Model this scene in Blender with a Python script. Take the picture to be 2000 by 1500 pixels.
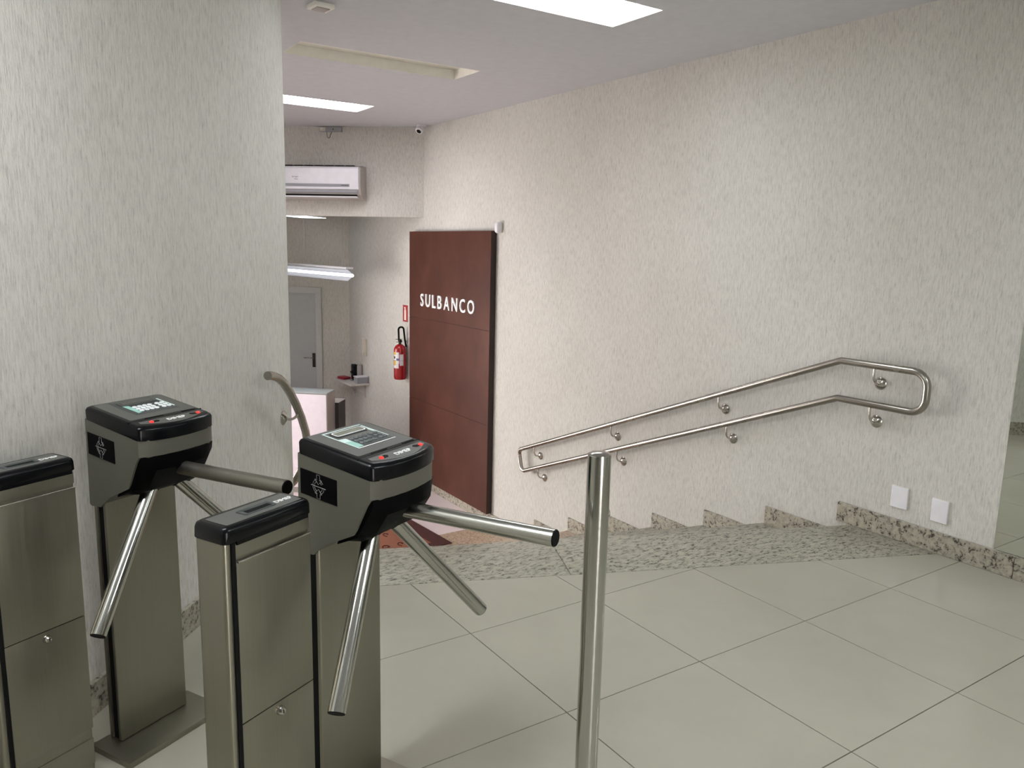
import bpy, bmesh, math, random
from mathutils import Vector, Matrix, Euler
random.seed(4)
S = bpy.context.scene
for o in list(bpy.data.objects):
    bpy.data.objects.remove(o)
COL = S.collection

# ------------------------------------------------------------------ camera
F_PX, YAW, PITCH, ROLL = 1528.47, math.radians(33.683), math.radians(9.898), math.radians(-1.323)
CAM = Vector((-1.4210, -2.3760, 1.4480))
def camera_axes():
    cy, sy, cp, sp = math.cos(YAW), math.sin(YAW), math.cos(PITCH), math.sin(PITCH)
    f = Vector((sy*cp, cy*cp, -sp)); r = Vector((cy, -sy, 0)); d = f.cross(r)
    cr, sr = math.cos(ROLL), math.sin(ROLL)
    return cr*r + sr*d, -sr*r + cr*d, f
_r, _d, _f = camera_axes()
cd = bpy.data.cameras.new('camera'); cam = bpy.data.objects.new('camera', cd); COL.objects.link(cam)
cd.sensor_fit = 'HORIZONTAL'; cd.sensor_width = 36.0; cd.lens = F_PX*36.0/2000.0
cd.clip_start = 0.05; cd.clip_end = 100
m = Matrix((_r, -_d, -_f)).transposed().to_4x4(); m.translation = CAM
cam.matrix_world = m
S.camera = cam

# ------------------------------------------------------------------ world, exposure
W = bpy.data.worlds.new('sky'); S.world = W; W.use_nodes = True
bg = W.node_tree.nodes['Background']; bg.inputs[0].default_value = (1.0, 0.91, 0.895, 1); bg.inputs[1].default_value = 13.0
S.view_settings.view_transform = 'Standard'; S.view_settings.look = 'None'
S.view_settings.gamma = 1.0; S.view_settings.use_curve_mapping = False
S.view_settings.exposure = -0.05
LAMP_COOL = (0.92, 0.97, 1.0); LAMP_ROSE = (0.98, 0.94, 1.0)
LAMP_STRENGTH = 17.0

# ------------------------------------------------------------------ materials
def lin(c):
    out = []
    for v in c:
        v /= 255.0
        out.append(v/12.92 if v <= 0.04045 else ((v+0.055)/1.055)**2.4)
    return tuple(out) + (1.0,)
class NT:
    def __init__(self, name):
        self.m = bpy.data.materials.new(name); self.m.use_nodes = True
        self.t = self.m.node_tree; self.b = self.t.nodes['Principled BSDF']; self.out = self.t.nodes['Material Output']
    def n(self, kind, **kw):
        x = self.t.nodes.new(kind)
        for k, v in kw.items(): setattr(x, k, v)
        return x
    def l(self, a, b): self.t.links.new(a, b)
    def set(self, **kw):
        for k, v in kw.items(): self.b.inputs[k.replace('_', ' ')].default_value = v
        return self
    def coords(self, scale, rot=(0, 0, 0)):
        tc = self.n('ShaderNodeTexCoord'); mp = self.n('ShaderNodeMapping')
        mp.inputs['Scale'].default_value = scale; mp.inputs['Rotation'].default_value = rot
        self.l(tc.outputs['Object'], mp.inputs['Vector']); return mp.outputs['Vector']
    def noise(self, vec, scale=1.0, detail=4, rough=0.55, dist=0.0):
        x = self.n('ShaderNodeTexNoise'); x.inputs['Scale'].default_value = scale
        x.inputs['Detail'].default_value = detail; x.inputs['Roughness'].default_value = rough; x.inputs['Distortion'].default_value = dist
        self.l(vec, x.inputs['Vector']); return x.outputs['Fac']
    def ramp(self, fac, stops, interp='LINEAR'):
        x = self.n('ShaderNodeValToRGB'); x.color_ramp.interpolation = interp
        el = x.color_ramp.elements
        while len(el) < len(stops): el.new(0.5)
        for e, (p, c) in zip(el, stops):
            e.position = p; e.color = c
        self.l(fac, x.inputs['Fac']); return x.outputs['Color']
    def bump(self, h, strength=0.4, dist=0.002):
        x = self.n('ShaderNodeBump'); x.inputs['Strength'].default_value = strength; x.inputs['Distance'].default_value = dist
        self.l(h, x.inputs['Height']); self.l(x.outputs['Normal'], self.b.inputs['Normal'])
    def mathn(self, op, a, b):
        x = self.n('ShaderNodeMath', operation=op)
        for i, v in enumerate((a, b)):
            if isinstance(v, (int, float)): x.inputs[i].default_value = v
            else: self.l(v, x.inputs[i])
        return x.outputs[0]

def plain(name, rgb, rough=0.5, metal=0.0, spec=0.5, coat=0.0):
    t = NT(name); t.set(Base_Color=lin(rgb), Roughness=rough, Metallic=metal, Specular_IOR_Level=spec, Coat_Weight=coat)
    v = t.coords((1, 1, 1)); f = t.noise(v, 14, 3)
    lo = lin([c*0.985 for c in rgb]); hi = lin([min(255, c*1.01) for c in rgb])
    t.l(t.ramp(f, [(0.3, lo), (0.7, hi)]), t.b.inputs['Base Color'])
    return t.m
def plaster(name, rgb, amount=1.0):
    t = NT(name); t.set(Roughness=0.85, Specular_IOR_Level=0.15)
    v1 = t.coords((150, 150, 20)); v2 = t.coords((70, 70, 26)); v3 = t.coords((1.1, 1.1, 0.8)); v4 = t.coords((300, 300, 130))
    a = t.noise(v1, 1, 5, 0.65, 0.5); b = t.noise(v2, 1, 4, 0.6); c = t.noise(v3, 1, 3); d = t.noise(v4, 1, 2)
    h = t.mathn('ADD', t.mathn('MULTIPLY', a, 0.62), t.mathn('ADD', t.mathn('MULTIPLY', b, 0.26), t.mathn('MULTIPLY', d, 0.12)))
    col = t.ramp(h, [(0.28, lin([k*0.74 for k in rgb])), (0.42, lin([k*0.93 for k in rgb])), (0.52, lin(rgb)), (0.70, lin([min(255, k*1.05) for k in rgb]))])
    mx = t.n('ShaderNodeMix', data_type='RGBA', blend_type='MULTIPLY'); mx.inputs['Factor'].default_value = 1.0
    t.l(col, mx.inputs['A']); t.l(t.ramp(c, [(0.3, (0.90, 0.89, 0.88, 1)), (0.7, (1, 1, 1, 1))]), mx.inputs['B'])
    t.l(mx.outputs['Result'], t.b.inputs['Base Color'])
    t.bump(h, 0.7*amount, 0.006)
    return t.m
def granite(name, base, dark, scale=1.0, stretch=(1, 1, 1), rot=(0, 0, 0)):
    t = NT(name); t.set(Roughness=0.32, Specular_IOR_Level=0.5)
    v = t.coords(tuple(46*scale*s for s in stretch), rot); w = t.coords(tuple(120*scale*s for s in stretch), rot)
    a = t.noise(v, 1, 4, 0.6, 0.6); b = t.noise(w, 1, 3, 0.6, 0.3)
    c1 = t.ramp(a, [(0.30, lin([k*0.80 for k in base])), (0.5, lin(base)), (0.72, lin([min(255, k*1.14) for k in base]))])
    spk = t.ramp(t.mathn('ADD', t.mathn('MULTIPLY', a, 0.55), t.mathn('MULTIPLY', b, 0.45)), [(0.40, (1, 1, 1, 1)), (0.465, (0, 0, 0, 1))])
    mx = t.n('ShaderNodeMix', data_type='RGBA'); t.l(spk, mx.inputs['Factor']); t.l(c1, mx.inputs['A']); mx.inputs['B'].default_value = lin(dark)
    t.l(mx.outputs['Result'], t.b.inputs['Base Color'])
    return t.m
def steel(name, rgb, rough=0.28, streak=(400, 400, 3), bump=0.06):
    t = NT(name); t.set(Base_Color=lin(rgb), Metallic=1.0, Roughness=rough)
    f = t.noise(t.coords(streak), 1, 3, 0.6); g = t.noise(t.coords((6, 6, 2)), 1, 3)
    h = t.mathn('ADD', t.mathn('MULTIPLY', f, 0.6), t.mathn('MULTIPLY', g, 0.4))
    t.l(t.ramp(h, [(0.3, (rough*0.8,)*3+(1,)), (0.7, (rough*1.35,)*3+(1,))]), t.b.inputs['Roughness'])
    t.l(t.ramp(h, [(0.3, lin([c*0.93 for c in rgb])), (0.7, lin(rgb))]), t.b.inputs['Base Color'])
    if bump: t.bump(f, bump, 0.0006)
    return t.m
def emit(name, rgb, strength):
    t = NT(name); t.set(Base_Color=lin((245, 245, 245)), Roughness=0.5, Emission_Color=tuple(rgb)+(1,), Emission_Strength=strength)
    return t.m
def tile_mat(name, rgb, rough=0.14):
    t = NT(name); t.set(Roughness=rough, Specular_IOR_Level=0.5)
    f = t.noise(t.coords((2.2, 2.2, 2.2)), 1, 5, 0.6, 0.4)
    t.l(t.ramp(f, [(0.3, lin([c*0.965 for c in rgb])), (0.7, lin(rgb))]), t.b.inputs['Base Color'])
    g = t.noise(t.coords((35, 35, 35)), 1, 2)
    t.l(t.ramp(g, [(0.3, (rough*0.9,)*3+(1,)), (0.7, (rough*1.15,)*3+(1,))]), t.b.inputs['Roughness'])
    return t.m
def corten(name):
    t = NT(name); t.set(Roughness=0.42, Specular_IOR_Level=0.12)
    a = t.noise(t.coords((3, 1.6, 1.2)), 1, 6, 0.6); b = t.noise(t.coords((30, 30, 4)), 1, 4, 0.6)
    h = t.mathn('ADD', t.mathn('MULTIPLY', a, 0.75), t.mathn('MULTIPLY', b, 0.25))
    t.l(t.ramp(h, [(0.3, lin((66, 38, 31))), (0.5, lin((80, 48, 39))), (0.72, lin((97, 60, 49)))]), t.b.inputs['Base Color'])
    t.l(t.ramp(b, [(0.3, (0.34,)*3+(1,)), (0.7, (0.5,)*3+(1,))]), t.b.inputs['Roughness'])
    return t.m
def glass_mat(name):
    t = NT(name); t.t.nodes.remove(t.b)
    tr = t.n('ShaderNodeBsdfTransparent'); gl = t.n('ShaderNodeBsdfGlossy'); fr = t.n('ShaderNodeFresnel'); mx = t.n('ShaderNodeMixShader')
    gl.inputs['Roughness'].default_value = 0.02; tr.inputs['Color'].default_value = (0.94, 0.96, 0.95, 1)
    t.l(fr.outputs[0], mx.inputs[0]); t.l(tr.outputs[0], mx.inputs[1]); t.l(gl.outputs[0], mx.inputs[2]); t.l(mx.outputs[0], t.out.inputs['Surface'])
    return t.m

M = dict(
    wall=plaster('textured_plaster', (210, 208, 202)),
    wall_far=plaster('smooth_plaster', (204, 202, 193), 0.25),
    ceiling=plain('ceiling_paint', (200, 201, 205), 0.9, spec=0.1),
    lamp_white=plain('lamp_white_paint', (236, 234, 226), 0.7, spec=0.2),
    tile=tile_mat('porcelain_tile', (172, 169, 155), 0.11),
    tile_low=tile_mat('porcelain_tile_lower', (228, 213, 213), 0.2),
    grout=plain('grout', (58, 55, 48), 0.9),
    granite=granite('granite_grey', (160, 157, 142), (60, 57, 48), 0.95, (0.6, 1.3, 1), (0, 0, math.radians(23))),
    skirting=granite('granite_speckled', (158, 152, 138), (54, 48, 42), 0.85),
    granite_low=granite('granite_beige', (182, 160, 138), (110, 86, 70), 1.3),
    steel=steel('brushed_steel', (152, 149, 136), 0.36),
    steel_head=plain('grey_head_paint', (88, 87, 78), 0.48, spec=0.35),
    chrome=steel('polished_tube_steel', (190, 190, 184), 0.16, (500, 500, 6), 0.0),
    tube_worn=steel('worn_tube_steel', (150, 146, 138), 0.34, (200, 200, 60), 0.05),
    rail=steel('satin_rail_steel', (168, 163, 155), 0.24, (2, 2, 2), 0.0),
    rosette=steel('bright_rosette_steel', (205, 200, 194), 0.14, (20, 20, 20), 0.0),
    black=plain('black_plastic', (5, 6, 9), 0.24, spec=0.25),
    black_hub=plain('black_hub_plastic', (2, 2, 3), 0.5, spec=0.06),
    black_matte=plain('black_rubber', (8, 8, 8), 0.75, spec=0.2),
    sticker=plain('black_sticker', (3, 3, 4), 0.5, spec=0.08),
    print_grey=plain('grey_print', (128, 128, 128), 0.6),
    panel_grey=plain('grey_top_sheet', (84, 84, 80), 0.42, spec=0.35),
    pad_dark=plain('dark_keypad', (52, 58, 58), 0.35),
    key_white=plain('white_key', (232, 236, 236), 0.5),
    key_grey=plain('grey_key', (92, 98, 98), 0.25),
    teal=plain('mint_sheet', (150, 196, 184), 0.4),
    mint=plain('pale_mint_sheet', (205, 226, 220), 0.35),
    lcd=plain('lcd_glass', (120, 124, 112), 0.08, spec=0.8),
    lcd_dark=plain('lcd_glass_dark', (66, 66, 64), 0.2),
    white_print=plain('white_print', (240, 240, 238), 0.6),
    led=None, corten=corten('rust_brown_panel'),
    dark_edge=plain('dark_panel_edge', (46, 34, 30), 0.6),
    white_letter=plain('white_letter', (240, 238, 238), 0.5),
    white_plastic=plain('white_plastic', (228, 227, 232), 0.35),
    ac_white=plain('ac_white', (232, 232, 238), 0.25),
    ac_grey=plain('ac_grey', (150, 150, 156), 0.35),
    ac_side=plain('ac_side', (176, 170, 166), 0.5),
    beige_plastic=plain('beige_plastic', (214, 208, 192), 0.45),
    mirror=None,
    red=plain('extinguisher_red', (158, 18, 28), 0.22, spec=0.6),
    sign_red=plain('sign_red', (160, 28, 34), 0.5),
    sign_white=plain('sign_white', (240, 222, 208), 0.5),
    label_yellow=plain('label_yellow', (205, 170, 40), 0.5),
    label_white=plain('label_white', (222, 218, 220), 0.5),
    label_blue=plain('label_blue', (92, 100, 150), 0.5),
    door=plain('door_grey', (172, 174, 172), 0.5),
    door_frame=plain('door_frame_grey', (186, 186, 182), 0.5),
    desk_white=plain('desk_white', (250, 242, 250), 0.35),
    desk_side=plain('desk_side', (168, 162, 156), 0.5),
    desk_top=plain('desk_top_glass', (188, 200, 202), 0.12, spec=0.7),
    dark_wood=plain('dark_box', (52, 48, 48), 0.6),
    shelf=plain('shelf_board', (196, 192, 188), 0.5),
    tissue_red=plain('tissue_red', (150, 24, 48), 0.5),
    mat=plain('brown_mat', (86, 56, 54), 0.95, spec=0.1),
    mat_dark=plain('mat_pattern', (72, 40, 34), 0.95, spec=0.1),
    mat_tan=plain('mat_ground', (142, 96, 78), 0.95, spec=0.1),
    glass=glass_mat('window_glass'),
    frame=plain('window_frame', (90, 90, 88), 0.4),
    tube_lamp=emit('fluorescent_tube', (0.95, 0.98, 1.0), 1.8),
)
t = NT('led_red'); t.set(Base_Color=lin((220, 40, 36)), Roughness=0.25, Emission_Color=(1, 0.05, 0.04, 1), Emission_Strength=0.7); M['led'] = t.m
t = NT('mirror_glass'); t.set(Base_Color=lin((226, 229, 222)), Metallic=1.0, Roughness=0.015); M['mirror'] = t.m

# ------------------------------------------------------------------ mesh helpers
class MB:
    def __init__(self): self.v = []; self.f = []
    def add(self, vs, fs):
        o = len(self.v); self.v += [tuple(x) for x in vs]; self.f += [tuple(i+o for i in f) for f in fs]; return self
    def box(self, x0, x1, y0, y1, z0, z1):
        return self.add([(x, y, z) for z in (z0, z1) for y in (y0, y1) for x in (x0, x1)],
                        [(0, 2, 3, 1), (4, 5, 7, 6), (0, 1, 5, 4), (1, 3, 7, 5), (3, 2, 6, 7), (2, 0, 4, 6)])
    def prism(self, poly, z0, z1):
        n = len(poly); a = sum(poly[i][0]*poly[(i+1) % n][1]-poly[(i+1) % n][0]*poly[i][1] for i in range(n))
        if a < 0: poly = poly[::-1]
        vs = [(x, y, z0) for x, y in poly] + [(x, y, z1) for x, y in poly]
        fs = [tuple(range(n))[::-1], tuple(range(n, 2*n))] + [(i, (i+1) % n, n+(i+1) % n, n+i) for i in range(n)]
        return self.add(vs, fs)
    def extrude(self, poly3, vec):
        n = len(poly3); vec = Vector(vec); a = [Vector(p) for p in poly3]
        fs = [tuple(range(n))[::-1], tuple(range(n, 2*n))] + [(i, (i+1) % n, n+(i+1) % n, n+i) for i in range(n)]
        return self.add(a+[p+vec for p in a], fs)
    def loft(self, rings, caps=True, closed=True):
        n = len(rings[0]); vs = [p for r in rings for p in r]; fs = []
        for k in range(len(rings)-1):
            for i in range(n if closed else n-1):
                j = (i+1) % n; fs.append((k*n+i, k*n+j, (k+1)*n+j, (k+1)*n+i))
        if caps: fs += [tuple(range(n))[::-1], tuple(range((len(rings)-1)*n, len(rings)*n))]
        return self.add(vs, fs)
    def tube(self, path, r, seg=16, closed=False, rz=None):
        P = [Vector(p) for p in path]; n = len(P); rings = []; up = None
        for i in range(n):
            a = P[(i-1) % n] if (i or closed) else P[i]; b = P[(i+1) % n] if (i < n-1 or closed) else P[i]
            t = (b-a).normalized()
            if up is None:
                up = t.orthogonal().normalized()
            else:
                up = (up - up.dot(t)*t).normalized()
            s = t.cross(up); rr = r[i] if isinstance(r, (list, tuple)) else r
            rings.append([P[i]+rr*(math.cos(2*math.pi*k/seg)*up+math.sin(2*math.pi*k/seg)*s) for k in range(seg)])
        if closed:
            # align the seam of the closing ring with the first ring
            best = min(range(seg), key=lambda s0: sum((rings[-1][(k+s0) % seg]-rings[0][k]).length for k in range(seg)))
            self.loft(rings, caps=False); o = len(self.v)-seg; s0 = len(self.v)-seg*n
            self.f += [(o+(i+best) % seg, o+(i+1+best) % seg, s0+(i+1) % seg, s0+i) for i in range(seg)]
            return self
        return self.loft(rings)
    def lathe(self, prof, centre=(0, 0, 0), axis='Z', seg=24):
        rings = []
        for r, h in prof:
            ring = []
            for k in range(seg):
                c, s = r*math.cos(2*math.pi*k/seg), r*math.sin(2*math.pi*k/seg)
                p = {'Z': (c, s, h), 'X': (h, c, s), 'Y': (s, h, c)}[axis]
                ring.append(Vector(p)+Vector(centre))
            rings.append(ring)
        return self.loft(rings)
    def build(self, name, mat, parent=None, bevel=0.0, seg=2, angle=35, mtx=None):
        me = bpy.data.meshes.new(name); bm = bmesh.new()
        vs = [bm.verts.new(p) for p in self.v]
        for f in self.f:
            try: bm.faces.new([vs[i] for i in f])
            except ValueError: pass
        bmesh.ops.recalc_face_normals(bm, faces=bm.faces)
        if bevel:
            ed = [e for e in bm.edges if len(e.link_faces) == 2 and e.calc_face_angle() > math.radians(30)]
            bmesh.ops.bevel(bm, geom=ed, offset=bevel, segments=seg, profile=0.6, affect='EDGES', clamp_overlap=True)
        if mtx is not None: bm.transform(mtx)
        bm.to_mesh(me); bm.free()
        for p in me.polygons: p.use_smooth = True
        me.set_sharp_from_angle(angle=math.radians(angle))
        me.materials.append(mat)
        return link(name, me, parent)
def link(name, data, parent=None):
    o = bpy.data.objects.new(name, data); COL.objects.link(o)
    if parent: o.parent = parent
    return o
def thing(name, label, cat, loc=(0, 0, 0), rz=0.0, group=None):
    o = link(name, None); o.location = loc; o.rotation_euler = (0, 0, rz); o.empty_display_size = 0.1
    return tag(o, label, cat, group)
def tag(o, label, cat=None, group=None, kind=None):
    o['label'] = label
    if cat: o['category'] = cat
    if group: o['group'] = group
    if kind: o['kind'] = kind
    return o
def struct(o, label): return tag(o, label, kind='structure')
def text_mesh(txt, height, depth, width=None, bold=0.0):
    """flat lettering in the XY plane, centred, cap height = height"""
    cu = bpy.data.curves.new('lettering', 'FONT'); cu.body = txt; cu.size = 1.0; cu.extrude = 0.5; cu.resolution_u = 3; cu.offset = bold
    ob = bpy.data.objects.new('lettering', cu); COL.objects.link(ob)
    dg = bpy.context.evaluated_depsgraph_get(); me = bpy.data.meshes.new_from_object(ob.evaluated_get(dg))
    bpy.data.objects.remove(ob); bpy.data.curves.remove(cu)
    xs = [v.co.x for v in me.vertices]; ys = [v.co.y for v in me.vertices]
    x0, x1, y0, y1 = min(xs), max(xs), min(ys), max(ys); sy = height/(y1-y0); sx = sy if width is None else width/(x1-x0)
    for v in me.vertices:
        v.co = ((v.co.x-(x0+x1)/2)*sx, (v.co.y-(y0+y1)/2)*sy, (v.co.z+0.5)*depth)
    return me
def put_text(txt, height, depth, mat, parent, mtx, name='lettering', width=None):
    me = text_mesh(txt, height, depth, width); me.name = name; me.transform(mtx); me.materials.append(mat)
    return link(name, me, parent)
def arc_pts(c, u, v, r, a0, a1, n):
    c, u, v = Vector(c), Vector(u), Vector(v)
    return [c+r*(math.cos(a0+(a1-a0)*i/n)*u+math.sin(a0+(a1-a0)*i/n)*v) for i in range(n+1)]
def fillet(path, radii, n=6):
    """round the inner corners of a polyline; radii per inner corner"""
    P = [Vector(p) for p in path]; out = [P[0]]
    for i in range(1, len(P)-1):
        a, b, c = P[i-1], P[i], P[i+1]; r = radii[i-1]
        u, v = (a-b).normalized(), (c-b).normalized(); ang = u.angle(v); d = r/math.tan(ang/2)
        p0, p1 = b+u*d, b+v*d
        cen = b+(u+v).normalized()*(r/math.sin(ang/2))
        a0 = p0-cen; tot = a0.angle(p1-cen); ax = a0.cross(p1-cen).normalized()
        for k in range(n+1): out.append(cen+Matrix.Rotation(tot*k/n, 3, ax) @ a0)
    out.append(P[-1]); return out
def clip_half(poly, nx, ny, c):
    out = []
    for i in range(len(poly)):
        a, b = poly[i], poly[(i+1) % len(poly)]
        da, db = nx*a[0]+ny*a[1]-c, nx*b[0]+ny*b[1]-c
        if da <= 0: out.append(a)
        if (da < 0 < db) or (db < 0 < da):
            t = da/(da-db); out.append((a[0]+t*(b[0]-a[0]), a[1]+t*(b[1]-a[1])))
    return out
def area(p): return abs(sum(p[i][0]*p[(i+1) % len(p)][1]-p[(i+1) % len(p)][0]*p[i][1] for i in range(len(p))))/2

# ------------------------------------------------------------------ plan of the place (metres)
XR = 2.406                       # right wall plane
ZC, ZL, ZCL = 2.64, -1.17, 1.80  # ceiling, lower floor, ceiling of the lower hall
YB = -4.2                        # wall behind the camera
LA = Vector((-1.249, 0.171)); LD = Vector((0.6725, 0.7401)); LN = Vector((0.7401, -0.6725))   # left wall
S0, RW = 1.287, 0.80             # the left wall curves away after S0
CEN = LA+LD*S0-LN*RW
def lw(s, off=0.0):
    if s <= S0: return LA+LD*s+LN*off
    a = (s-S0)/RW; amax = math.radians(87)
    if a <= amax: return CEN+(RW+off)*(LN*math.cos(a)+LD*math.sin(a))
    e = CEN+(RW+off)*(LN*math.cos(amax)+LD*math.sin(amax)); t = -LN*math.sin(amax)+LD*math.cos(amax)
    return e+t*(s-S0-RW*amax)
S_END = S0+RW*math.radians(87)+3.0
BP = Vector((XR, 5.094)); BD = Vector((math.cos(math.radians(139.3)), math.sin(math.radians(139.3)))); BN = Vector((-BD.y, BD.x))
if BN.dot(Vector((1, 1))) > 0: BN = -BN
WP = Vector((XR, 7.175))
def bulk(u, off=0.0): return BP+BD*u+BN*off
def back(u, off=0.0): return WP+BD*u+BN*off
def to_wall(p): return p+BD*((XR-p.x)/BD.x)      # slide along the far-wall direction onto the right wall

# ------------------------------------------------------------------ structure: walls
T = 0.12
# right wall (with the mirror let in beside its near end)
o = MB().box(XR, XR+T, YB, 9.6, ZL-0.05, ZC+0.3).build('wall_right', M['wall'])
struct(o, 'long wall of vertically combed beige plaster running down beside the stairs')
# left wall with the rounded corner
ss = [-6.2, -4, -2, 0, S0]+[S0+RW*math.radians(87)*k/18 for k in range(1, 19)]+[S_END]
outer = [lw(s) for s in ss]; inner = [lw(s, -T) for s in ss]
w = MB()
rings = []
for a, c in zip(outer, inner):
    rings.append([Vector((a.x, a.y, ZL-0.05)), Vector((a.x, a.y, ZC+0.3)), Vector((c.x, c.y, ZC+0.3)), Vector((c.x, c.y, ZL-0.05))])
o = w.loft(rings).build('wall_left', M['wall'])
struct(o, 'near left wall of combed beige plaster with a rounded corner at the stairs')
# wall behind the camera with a glazed opening added to let in fill light
XB0, GX0, GX1, GZ1 = -5.8, -1.4, -0.35, 2.10
w = MB(); w.box(XB0, GX0, YB-T, YB, -0.05, ZC+0.3); w.box(GX1, XR+T, YB-T, YB, -0.05, ZC+0.3); w.box(GX0, GX1, YB-T, YB, GZ1, ZC+0.3)
o = w.build('wall_back', M['wall_far']); struct(o, 'plaster wall with the glazed street entrance behind the viewer')
g = struct(link('window_1', None), 'wide glazed street entrance behind the viewer')
g.location = ((GX0+GX1)/2, YB-T/2, 0)
n = 3
for k in range(n):
    x0 = GX0+(GX1-GX0)*k/n-g.location.x; x1 = GX0+(GX1-GX0)*(k+1)/n-g.location.x
    MB().box(x0+0.04, x1-0.04, -0.004, 0.004, 0.06, GZ1-0.04).build('pane', M['glass'], g)
    MB().box(x0, x0+0.04, -0.03, 0.03, 0, GZ1).build('frame_post', M['frame'], g)
    MB().box(x1-0.04, x1, -0.03, 0.03, 0, GZ1).build('frame_post', M['frame'], g)
    MB().box(x0+0.04, x1-0.04, -0.03, 0.03, 0, 0.06).build('frame_rail', M['frame'], g)
    MB().box(x0+0.04, x1-0.04, -0.03, 0.03, GZ1-0.04, GZ1).build('frame_rail', M['frame'], g)
# bulkhead over the way into the lower hall
q = [bulk(0), bulk(4.6), bulk(4.6, -0.12), to_wall(bulk(0, -0.12))]
o = MB().prism(q, 1.733, ZC+0.25).build('wall_bulkhead', M['wall']); struct(o, 'plaster bulkhead above the opening to the lower hall, carrying the air conditioner')
# far wall of the lower hall
q = [back(0), back(2.6), back(2.6, -T), to_wall(back(0, -T))]
o = MB().prism(q, ZL-0.05, ZCL+0.1).build('wall_far', M['wall_far']); struct(o, 'smooth beige far wall of the lower hall with the grey door')
# outer side of the lower hall, glazed to the street
e0 = lw(S_END); e1 = Vector((1.04, 8.33)); ed = (e1-e0).normalized(); en = Vector((-ed.y, ed.x)); LEN = (e1-e0).length
def side(v, off): p = e0+ed*v+en*off; return (p.x, p.y)
V0, V1, VZ0, VZ1 = 0.25, 3.6, ZL+0.05, 1.15
w = MB()
for a, b, z0, z1 in ((-0.1, V0, ZL-0.05, ZC+0.3), (V1, LEN+0.1, ZL-0.05, ZC+0.3), (V0, V1, VZ1, ZC+0.3)):
    w.prism([side(a, 0), side(b, 0), side(b, T), side(a, T)], z0, z1)
o = w.build('wall_side', M['wall_far']); struct(o, 'outer wall of the lower hall with a shopfront, hidden behind the rounded wall')
g = struct(link('window_2', None), 'shopfront glazing of the lower hall, hidden behind the rounded wall')
for k in range(3):
    a = V0+(V1-V0)*k/3; b = V0+(V1-V0)*(k+1)/3
    MB().prism([side(a+0.03, 0.05), side(b-0.03, 0.05), side(b-0.03, 0.06), side(a+0.03, 0.06)], VZ0, VZ1-0.03).build('pane', M['glass'], g)
    MB().prism([side(a, 0.03), side(a+0.03, 0.03), side(a+0.03, 0.08), side(a, 0.08)], VZ0-0.05, VZ1).build('frame_post', M['frame'], g)
    MB().prism([side(b-0.03, 0.03), side(b, 0.03), side(b, 0.08), side(b-0.03, 0.08)], VZ0-0.05, VZ1).build('frame_post', M['frame'], g)

# ceiling with openings for the recessed lights
LX0, LX1 = 0.245, 1.510
LY = [(0.725, 1.115, True, LAMP_COOL), (2.500, 2.870, False, LAMP_COOL), (4.300, 4.700, True, LAMP_ROSE)]
EX = [(0.245, 1.510, -2.87, -2.48, LAMP_COOL), (-2.35, -1.10, -1.09, -0.70, LAMP_COOL), (-1.60, -0.35, 4.30, 4.70, LAMP_ROSE)]  # unseen recessed lights added to brighten the upper room and lower hall
holes = [(LX0, LX1, a, b) for a, b, _, _ in LY]+[(a, b, c, d) for a, b, c, d, _ in EX]
xs = sorted({-6.2, XR+T}|{h[0] for h in holes}|{h[1] for h in holes}); ys = sorted({YB-T, 9.6}|{h[2] for h in holes}|{h[3] for h in holes})
w = MB()
for i in range(len(xs)-1):
    for j in range(len(ys)-1):
        cx, cy = (xs[i]+xs[i+1])/2, (ys[j]+ys[j+1])/2
        if any(a < cx < b and c < cy < d for a, b, c, d in holes): continue
        w.box(xs[i], xs[i+1], ys[j], ys[j+1], ZC, ZC+0.012)
o = w.build('ceiling', M['ceiling']); struct(o, 'flat white plasterboard ceiling with recessed light openings')
q = [back(0), back(3.2), bulk(4.6, -0.12), to_wall(bulk(0, -0.12))]
o = MB().prism(q, ZCL, ZCL+0.08).build('ceiling', M['ceiling']); struct(o, 'lower ceiling of the far hall hidden behind the bulkhead')
def ceiling_light(x0, x1, y0, y1, lit, col, label, group, power=1.0):
    L = thing('ceiling_light', label, 'ceiling light', ((x0+x1)/2, (y0+y1)/2, ZC), 0, group)
    hx, hy, d, th = (x1-x0)/2, (y1-y0)/2, 0.07, 0.010
    e = 0.003; hx -= e; hy -= e
    f = MB(); f.box(-hx-e, -hx, -hy-e, hy+e, 0.0005, d+th); f.box(hx, hx+e, -hy-e, hy+e, 0.0005, d+th)
    f.box(-hx, hx, -hy-e, -hy, 0.0005, d+th); f.box(-hx, hx, hy, hy+e, 0.0005, d+th)
    f.build('recess', M['lamp_white'], L)
    MB().box(-hx, hx, -hy, hy, d-0.004, d+th).build('diffuser', emit('lit_diffuser', col, LAMP_STRENGTH*power) if lit else M['lamp_white'], L)
names = ['bright lit recessed ceiling light nearest the viewer, cut off by the top edge', 'unlit recessed rectangular ceiling light between the two lit ones', 'lit recessed ceiling light farthest away, nearest the air conditioner']
for (a, b, lit, c), nm in zip(LY, names): ceiling_light(LX0, LX1, a, b, lit, c, nm, 'recessed ceiling lights over the stairs', 0.75)
nm2 = ['lit recessed ceiling light over the tiled floor to the right of the viewer', 'lit recessed ceiling light behind the turnstiles, above the frame', 'lit recessed ceiling light over the lower hall, hidden by the rounded wall']
for (a, b, c, d, colr), nm in zip(EX, nm2): ceiling_light(a, b, c, d, True, colr, nm, 'recessed ceiling lights out of view', 1.6 if d < 0 else 0.9)

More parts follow.
